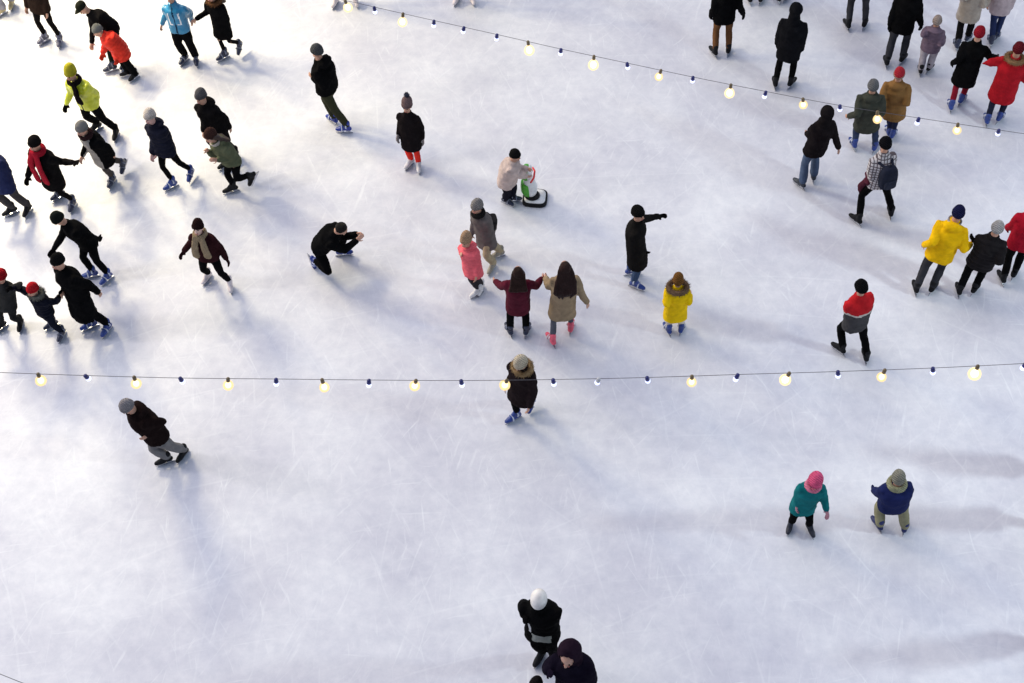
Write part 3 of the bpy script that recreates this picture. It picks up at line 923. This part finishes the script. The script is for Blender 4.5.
P['helmet'] = person('helmet', 'person in white helmet and black jacket with a grey panel on the front, bending', (539, 599), [(540, 658), (553, 661)], 258, crouch=1,
    dy=-.05, hands=[(524, 621, -.05), (536, 643, -.1)], coat=[BLACK, (.30, .31, .28), (.6, .6, .6)], legs=(BLACK, 1.0), skates=BK, hat=('helmet', (.80, .76, .72)), length=.16, glove=BLACK, bulk=1.05, hscale=.92,
    nod=30, paint=lambda u, f, t, c: 1 if f > .03 and -.12 < u < .09 and -.05 < t < .20 else (2 if f > .02 and -.0 < u - .098 < .026 and .22 < t < .62 else 0))
P['purple_hood'] = person('purple_hood', 'person in dark purple hooded coat reaching down at the bottom edge', (569, 655), [(576, 708), (592, 708)], 250, crouch=1,
    dy=-0.05, hands=[(545, 677, -.1)], coat=[(.007, .005, .012)], legs=(BLACK, 1.0), skates=BK, hood=(.016, .008, .016), length=.34, bulk=1.25, hscale=1.3, nod=12, glove=(.012, .008, .02))
P['bottom_child'] = person('bottom_child', 'child in black hat and dark jacket whose head just shows at the bottom edge', (536, 685), [(536, 722), (548, 722)], 245, h=1.2,
    coat=SOOT, legs=(SOOT, 1.0), skates=BK, hat=('beanie', (.012, .010, .010)), length=.14)
# --- feet at the very top edge
P['top_pale'] = person('top_pale', 'person in dark trousers with pinkish white skates at the top edge above the bulbs', (465, -76), [(457, 1), (472, 1)], 268,
    coat=WINE, legs=((.03, .01, .015), .9), skates=GP, length=.2, hat=('beanie', BLACK))
P['top_bulb'] = person('top_bulb', 'person on pale pink skates at the top edge right behind a warm bulb', (346, -74), [(336, 4), (356, 3)], 268,
    coat=(.2, .1, .1), legs=((.25, .15, .15), .9), skates=GP, length=.2, hat=('beanie', BLACK))
P['top_dark'] = person('top_dark', 'person on black skates at the top edge above the brown trousers', (757, -78), [(748, 0), (761, 0)], 85,
    coat=BLACK, legs=(BLACK, .9), skates=BK, length=.2, hat=('beanie', BLACK))
P['top_dark2'] = person('top_dark2', 'person on black skates at the top edge above the black hood', (786, -80), [(777, -1), (785, -2)], 85,
    coat=BLACK, legs=(BLACK, .9), skates=BK, length=.2, hat=('beanie', BLACK))
P['corner'] = person('corner', 'person in wide pale grey trousers and cream skates cut off by the top corner', (-18, -62), [(2, 14), (13, 6)], 250,
    coat=(.10, .02, .03), legs=((.32, .30, .34), 1.2), skates=((.55, .45, .25), None), length=.12, hat=('beanie', BLACK), flare=.02)
# --- unseen skaters added just outside the view to cast long shadows into it
for i, (hx, hy, a, b, dsc) in enumerate((
        (1078, 415, (1066, 478), (1080, 474), 'unseen person in dark coat added to cast the shadow above the navy blue child'),
        (1064, 466, (1050, 524), (1066, 527), 'unseen person in dark coat added to cast the shadow level with the navy blue child'),
        (1078, 585, (1062, 640), (1080, 644), 'unseen person in dark coat added to cast the lowest shadow on the ice'))):
    P['out%d' % i] = person('out%d' % i, dsc, (hx, hy), [a, b], 100, coat=SOOT, legs=(BLACK, 1.0), skates=BK, hat=('beanie', CHAR), length=.34, bulk=1.1)


# ------------------------------------------------------------------ things skaters carry or push
def backpack():
    p = P['plaid']
    lat, f, up, w, h = p['lat'], p['fT'], p['up'], p['w'], p['h']
    base = p['G'] + p['hp'] * 0
    c = p['hp'].lerp(p['nk'], .52) - f * .24 * w
    root = empty('backpack', p['G'] + c)
    tag(root, 'navy backpack with two straps on the back of the white plaid shirt', 'backpack')
    m = mat('cloth', (.014, .017, .032))
    bm = bmesh.new()
    rings = []
    for z, a, b in ((-.21, .10, .06), (-.20, .135, .085), (-.10, .15, .10), (.04, .148, .10), (.14, .130, .085), (.20, .095, .06), (.215, .05, .03)):
        rings.append(ell(up * z, lat, f, a, b, 24, .6))
    skin_rings(bm, rings)
    make('bag_body', bm, m, root, fuse=.011, smooth=2, wrinkle=.012)
    bm = bmesh.new()
    rings = []
    for z, a, b in ((-.18, .085, .035), (-.16, .105, .045), (-.06, .108, .045), (-.02, .09, .03)):
        rings.append(ell(up * z - f * .085, lat, f, a, b, 20, .6))
    skin_rings(bm, rings)
    make('front_pocket', bm, mat('cloth', (.022, .026, .045)), root, fuse=.010, smooth=2)
    for sg in (-1, 1):
        bm = bmesh.new()
        top = up * .19 + lat * sg * .07 + f * .03
        shp = p['sh'][0 if sg < 0 else 1] - c
        over = shp * .62 + up * .095 * w
        fr = shp * .75 + f * .17 * w - up * .05
        limb(bm, [top, over, fr], [.024, .026, .024], 8)
        make('strap', bm, m, root, fuse=.010, smooth=1)
    bm = bmesh.new()
    limb(bm, [up * .20 - lat * .03, up * .25 - f * .01, up * .20 + lat * .03], [.009] * 3, 8)
    make('handle', bm, m, root)


def shoulder_bag():
    p = P['brown_coat']
    c = at_y(491, 224, p['G'].y + .05) - p['G']
    root = empty('shoulder_bag', p['G'] + c)
    tag(root, 'small black shoulder bag hanging beside the grey brown coat', 'bag')
    m = mat('leather', (.014, .012, .013))
    bm = bmesh.new()
    a, b, u = V((1, .2, 0)).normalized(), V((-.2, 1, 0)).normalized(), V((.08, 0, 1)).normalized()
    skin_rings(bm, [ell(u * z, b, a, ra, rb, 20, .55) for z, ra, rb in ((-.17, .09, .05), (-.16, .12, .07), (0, .125, .075), (.11, .115, .06), (.13, .09, .04))])
    make('bag_body', bm, m, root, fuse=.011, smooth=2, wrinkle=.01)
    bm = bmesh.new()
    skin_rings(bm, [ell(u * z + a * .022, b, a, ra, .066, 18, .6) for z, ra in ((-.06, .10), (-.05, .118), (.12, .118), (.138, .10))])
    make('flap', bm, m, root, fuse=.010, smooth=2)
    bm = bmesh.new()
    sh = p['nk'] - c + p['lat'] * .06 - p['up'] * .0
    limb(bm, [u * .12 + b * .08, (u * .12 + sh) * .5 + b * .06 + a * .06, sh + a * .05 + V((0, 0, .03)), (u * .12 + sh) * .5 - b * .12 + a * .03, u * .12 - b * .08], [.011] * 5, 8)
    make('strap', bm, m, root)


def skating_aid():
    g = at_z(535, 199.5)
    root = empty('skating_aid', g)
    tag(root, 'green and white skating aid on a black and white base with a red handlebar', 'skating aid')
    f = V((1, -.10, 0)).normalized()
    r = V((-.10, -1, 0)).normalized()
    u = V((0, 0, 1))
    blk, wht, grn, red = mat('plastic', (.012, .012, .013)), mat('plastic', (.78, .78, .78)), mat('plastic', (.07, .40, .02)), mat('plastic', (.70, .03, .03))
    bm = bmesh.new()
    skin_rings(bm, [ell(u * z, f, r, a, b, 32, .5) for z, a, b in ((.0, .195, .185), (.01, .21, .20), (.06, .21, .20), (.075, .195, .185))])
    make('base_rim', bm, blk, root)
    bm = bmesh.new()
    skin_rings(bm, [ell(u * z, f, r, a, b, 32, .5) for z, a, b in ((.074, .18, .17), (.086, .175, .165), (.088, .10, .10))])
    make('base_top', bm, wht, root)
    bm = bmesh.new()                                  # black foot of the figure
    skin_rings(bm, [ell(u * z - f * x, f, r, a, b, 24) for z, x, a, b in ((.085, .05, .13, .12), (.11, .05, .135, .125), (.16, .06, .11, .10), (.17, .06, .08, .07))])
    make('figure_foot', bm, blk, root)
    # S-curved white column with a green back
    prof = ((.14, .07, .085, .095), (.22, .08, .115, .125), (.32, .085, .12, .13), (.42, .10, .10, .11), (.52, .125, .08, .095), (.62, .14, .082, .095), (.70, .135, .085, .09), (.76, .125, .06, .07), (.785, .12, .02, .03))
    bm = bmesh.new()
    skin_rings(bm, [ell(u * z - f * x, f, r, a, b, 24) for z, x, a, b in prof])
    make('figure_body', bm, wht, root)
    bm = bmesh.new()
    skin_rings(bm, [ell(u * z - f * (x + .045), f, r, a * 1.0, b * 1.05, 24) for z, x, a, b in prof[:4]])
    make('green_lower_panel', bm, grn, root, fuse=.010, smooth=2)
    bm = bmesh.new()
    skin_rings(bm, [ell(u * (z + .008) - f * (x + .025), f, r, a * 1.0, b * 1.07, 24) for z, x, a, b in prof[4:]])
    make('green_upper_panel', bm, grn, root, fuse=.010, smooth=2)
    bm = bmesh.new()
    limb(bm, [u * .58 - f * .06 + r * .17, u * .60 - f * .02 + r * .08, u * .60 - f * .02 - r * .08, u * .58 - f * .06 - r * .17], [.017, .017, .017, .017], 10)
    make('handlebar', bm, red, root)


def tied_jacket():
    p = P['plaid']
    bm = bmesh.new()
    a = p['hp'] + p['up'] * .02
    limb(bm, [a - p['lat'] * .20 + p['fT'] * .05, a - p['lat'] * .22 + p['fT'] * .12 - V((0, 0, .20)), a - p['lat'] * .16 + p['fT'] * .14 - V((0, 0, .40))], [.05, .06, .045], 12)
    limb(bm, [a - p['lat'] * .20 - p['fT'] * .02, a - p['lat'] * .12 + p['fT'] * .17, a + p['lat'] * .08 + p['fT'] * .17], [.04, .05, .04], 12)
    make('tied_jacket', bm, mat('cloth', (.075, .015, .028)), p['root'], fuse=.014, smooth=2, wrinkle=.02)


tied_jacket()
backpack()
shoulder_bag()
skating_aid()

# ------------------------------------------------------------------ strings of bulbs
M_WIRE = mat('plastic', (.09, .08, .09))
M_CAP = mat('plastic', (.015, .018, .14))
M_SOCK = mat('plastic', (.16, .11, .05))
M_WARM = glow_mat('filament_warm', (1.0, .84, .56), 5.0)
M_HOT = glow_mat('filament_bright', (1.0, .88, .66), 8.0)


def glass_mat(name, col, k, clear):
    # amber-tinted lamp glass: lets the filament and the scene through, glows a little itself
    m, nt, b = nodes_of(name)
    out = nt.nodes['Material Output']
    tr = N(nt, 'ShaderNodeBsdfTransparent')
    tr.inputs['Color'].default_value = (1, .93, .74, 1)
    em = N(nt, 'ShaderNodeEmission', Strength=k)
    em.inputs['Color'].default_value = tuple(col) + (1,)
    mx = N(nt, 'ShaderNodeMixShader')
    mx.inputs[0].default_value = 1 - clear
    nt.links.new(tr.outputs[0], mx.inputs[1])
    nt.links.new(em.outputs[0], mx.inputs[2])
    nt.links.new(mx.outputs[0], out.inputs['Surface'])
    return m


M_GLASS = glass_mat('amber_glass', (1.0, .70, .36), 1.45, .34)
M_GLASS_HOT = glass_mat('amber_glass_bright', (1.0, .76, .44), 1.6, .30)
M_COOL = glow_mat('cool_bulb_glass', (.50, .56, 1.0), 1.7)


def catmull(pts, k=6):
    out = []
    for i in range(len(pts) - 1):
        p0, p1, p2, p3 = pts[max(0, i - 1)], pts[i], pts[i + 1], pts[min(len(pts) - 1, i + 2)]
        for j in range(k):
            t = j / k
            out.append(.5 * ((2 * p1) + (p2 - p0) * t + (2 * p0 - 5 * p1 + 4 * p2 - p3) * t * t + (3 * p1 - p0 - 3 * p2 + p3) * t ** 3))
    out.append(pts[-1])
    return out


def light_string(label, poly, bulbs, A, B, zA, zB):
    """a cable hung in the upright plane through two anchor points"""
    a, b = at_z(A[0], A[1], zA), at_z(B[0], B[1], zB)
    dirh = V((b.x - a.x, b.y - a.y, 0)).normalized()
    nrm = V((-dirh.y, dirh.x, 0))

    def on(px, py):
        d = ray(px, py)
        return CO + d * ((a - CO).dot(nrm) / d.dot(nrm))
    pts = [on(*p) for p in poly]
    e0, e1 = pts[0] + (pts[0] - pts[1]).normalized() * 6, pts[-1] + (pts[-1] - pts[-2]).normalized() * 6
    root = empty('light_string', pts[0])
    tag(root, label, 'string lights', 'strings of bulbs above the ice')
    o = pts[0]
    cur = [e0] + catmull(pts) + [e1]
    bm = bmesh.new()
    limb(bm, [p - o for p in cur], [.0031] * len(cur), 8)
    make('cable', bm, M_WIRE, root)
    dn = V((0, 0, -1))
    for x, kind in bulbs:
        # the cable point above this bulb
        best = None
        for p, q in zip(cur, cur[1:]):
            def sx(v):
                r = v - CO
                return W / 2 + FPX * r.x / r.dot(CF)
            if sx(p) <= x <= sx(q):
                t = (x - sx(p)) / max(1e-6, sx(q) - sx(p))
                best = p.lerp(q, t)
        if best is None: continue
        c = best - o
        sway = V((random.uniform(-.22, .22), random.uniform(-.2, .2), -1)).normalized()
        ax = (sway.orthogonal().normalized(), None)
        ax = (ax[0], sway.cross(ax[0]), sway)
        bm = bmesh.new()
        if kind in ('w', 'h'):
            skin_rings(bm, [ell(c + sway * z, ax[0], ax[1], r, r, 14) for z, r in ((-.012, .012), (.0, .020), (.045, .021), (.05, .018))])
            s = make('socket', bm, M_SOCK, root)
            bm = bmesh.new()
            k = (1.30 if kind == 'h' else 1.08) * random.uniform(.93, 1.07)
            skin_rings(bm, [ell(c + sway * (.048 + z * k), ax[0], ax[1], r * k, r * k, 18) for z, r in
                            ((0, .016), (.012, .022), (.030, .040), (.050, .049), (.072, .051), (.092, .043), (.108, .026), (.114, .008))])
            make('bulb', bm, M_GLASS_HOT if kind == 'h' else M_GLASS, s)
            bm = bmesh.new()
            blob(bm, c + sway * (.048 + .06 * k), ax, (.030 * k, .030 * k, .036 * k), 12, 8)
            make('filament', bm, M_HOT if kind == 'h' else M_WARM, s)
        else:
            skin_rings(bm, [ell(c + sway * (z * .8), ax[0], ax[1], r * .85, r * .85, 14) for z, r in ((-.01, .012), (.0, .024), (.060, .029), (.066, .024))])
            s = make('socket', bm, M_CAP if kind == 'c' else mat('plastic', (.6, .6, .62)), root)
            bm = bmesh.new()
            skin_rings(bm, [ell(c + sway * ((.064 + z) * .8), ax[0], ax[1], r * .8, r * .8, 16) for z, r in
                            ((0, .022), (.012, .031), (.030, .036), (.050, .030), (.062, .014))])
            make('bulb', bm, M_COOL, s)


light_string('dark cable of warm and cool bulbs crossing straight over the middle of the ice',
             [(-40, 370.5), (0, 372.5), (85, 375.5), (180, 378), (276, 379), (370, 380), (461, 380.5), (553, 379.5), (647, 377.5), (738, 374.5), (838, 371.5), (933, 368), (1024, 363.5), (1064, 361)],
             [(38, 'w'), (134, 'w'), (228, 'w'), (322, 'w'), (416, 'w'), (507, 'w'), (692, 'w'), (789.5, 'h'), (885, 'w'), (978, 'h'), (-55, 'w'), (1071, 'w'),
              (85, 'c'), (180, 'c'), (276, 'c'), (369, 'c'), (461, 'c'), (553, 'c'), (647, 'c'), (738, 'c'), (838, 'c'), (933, 'c'), (599, 'p'), (-8, 'c'), (1026, 'c')],
             (-40, 371), (1064, 361), 5.8, 5.8)
light_string('dark cable of warm and cool bulbs slanting over the far part of the ice',
             [(300, -7), (345, 0.5), (374, 7), (434, 20.5), (497, 34.5), (561, 49), (627, 63), (693, 77), (766, 91.5), (840, 105.5), (919, 118), (999, 130), (1060, 139)],
             [(345, 'h'), (403, 'h'), (528, 'h'), (594, 'h'), (661, 'w'), (731, 'h'), (803, 'w'), (877.5, 'w'), (958, 'w'), (1040, 'w'),
              (374, 'c'), (434, 'c'), (464, 'c'), (497, 'c'), (561, 'c'), (627, 'c'), (693, 'c'), (766, 'c'), (840, 'c'), (919, 'c'), (999, 'c')],
             (300, -7), (1060, 139), 5.8, 5.8)
light_string('bare end of a dark cable just entering the lowest corner of the ice',
             [(-60, 650), (0, 674), (24, 683.5), (60, 697)], [(-40, 'w'), (60, 'c')], (-60, 650), (60, 697), 5.8, 5.8)

bake()

# ------------------------------------------------------------------ ice and ground
def sheet(name, half, z, m, n=1):
    bm = bmesh.new()
    bmesh.ops.create_grid(bm, x_segments=n, y_segments=n, size=half)
    o = make(name, bm, m, shade=False)
    o.location = (0, 17, z)
    tag(o, kind='structure')
    return o


sheet('ice_rink', 60, 0, ice_mat())
m, nt, b = nodes_of('packed_snow')
nz = N(nt, 'ShaderNodeTexNoise', Scale=.2, Detail=6.0)
rp = N(nt, 'ShaderNodeValToRGB')
rp.color_ramp.elements[0].color = (.45, .45, .50, 1)
rp.color_ramp.elements[1].color = (.75, .75, .78, 1)
nt.links.new(nz.outputs['Fac'], rp.inputs['Fac'])
nt.links.new(rp.outputs[0], b.inputs['Base Color'])
b.inputs['Roughness'].default_value = .9
sheet('ground', 1200, -.05, m)

# ------------------------------------------------------------------ light
w = bpy.data.worlds.new('World')
SC.world = w
w.use_nodes = True
nt = w.node_tree
bg = nt.nodes['Background']
sky = nt.nodes.new('ShaderNodeTexSky')
sky.sky_type = 'NISHITA'
sky.sun_disc = False
SUN_EL, SUN_AZ = R(58), R(-60)        # azimuth measured from +Y towards +X
sky.sun_elevation = SUN_EL
sky.sun_rotation = SUN_AZ
sky.air_density = 1.0
sky.dust_density = 2.0
nt.links.new(sky.outputs['Color'], bg.inputs['Color'])
bg.inputs['Strength'].default_value = SKY_S


def light(name, kind, loc, energy, col, aim=None, **kw):
    d = bpy.data.lights.new(name, kind)
    d.energy = energy
    d.color = col
    for k, v in kw.items(): setattr(d, k, v)
    o = bpy.data.objects.new(name, d)
    COL.objects.link(o)
    o.location = loc
    if aim is not None:
        o.rotation_euler = (V(aim) - V(loc)).to_track_quat('-Z', 'Y').to_euler()
    return o


sd = V((math.sin(SUN_AZ) * math.cos(SUN_EL), math.cos(SUN_AZ) * math.cos(SUN_EL), math.sin(SUN_EL)))
light('sun', 'SUN', sd * 40, SUN_E, (.955, .935, 1.0), aim=(0, 0, 0), angle=R(90))
# the rink's two floodlights, outside the view: their shadows fan out over the ice
for dx, dy, dz in ((-1.3, -1.6, -.4), (0, 0, .3), (1.2, 1.5, 0)):
    light('floodlight', 'SPOT', (-11.3 + dx * .4, 22.4 + dy, 7.4 + dz), FLOOD_A / 3, (1.0, .87, .55), aim=(-7.0 + dx, 20.5 + dy * .5, 0), spot_size=R(160), spot_blend=.6, shadow_soft_size=.55)
light('floodlight', 'SPOT', (17, 9.2, 8.4), FLOOD_B, (.86, .98, 1.0), aim=(4.7, 12.5, 0), spot_size=R(150), spot_blend=.5, shadow_soft_size=.7)
light('floodlight', 'SPOT', (-15, 13.2, 6.5), FLOOD_C, (1.0, .95, .93), aim=(-4, 12.5, 0), spot_size=R(150), spot_blend=.5, shadow_soft_size=.6)

SC.view_settings.view_transform = 'Standard'
SC.view_settings.look = 'None'
SC.view_settings.exposure = EXPOSURE
SC.view_settings.gamma = 1
SC.view_settings.use_curve_mapping = False
SC.render.engine = 'CYCLES'
SC.cycles.use_denoising = True
SC.cycles.max_bounces = 6
if __name__ == '__main__':
    for k, v in PEOPLE.items():
        print('HEIGHT %s %.2f/%.2f' % (k, v[0], v[1]))
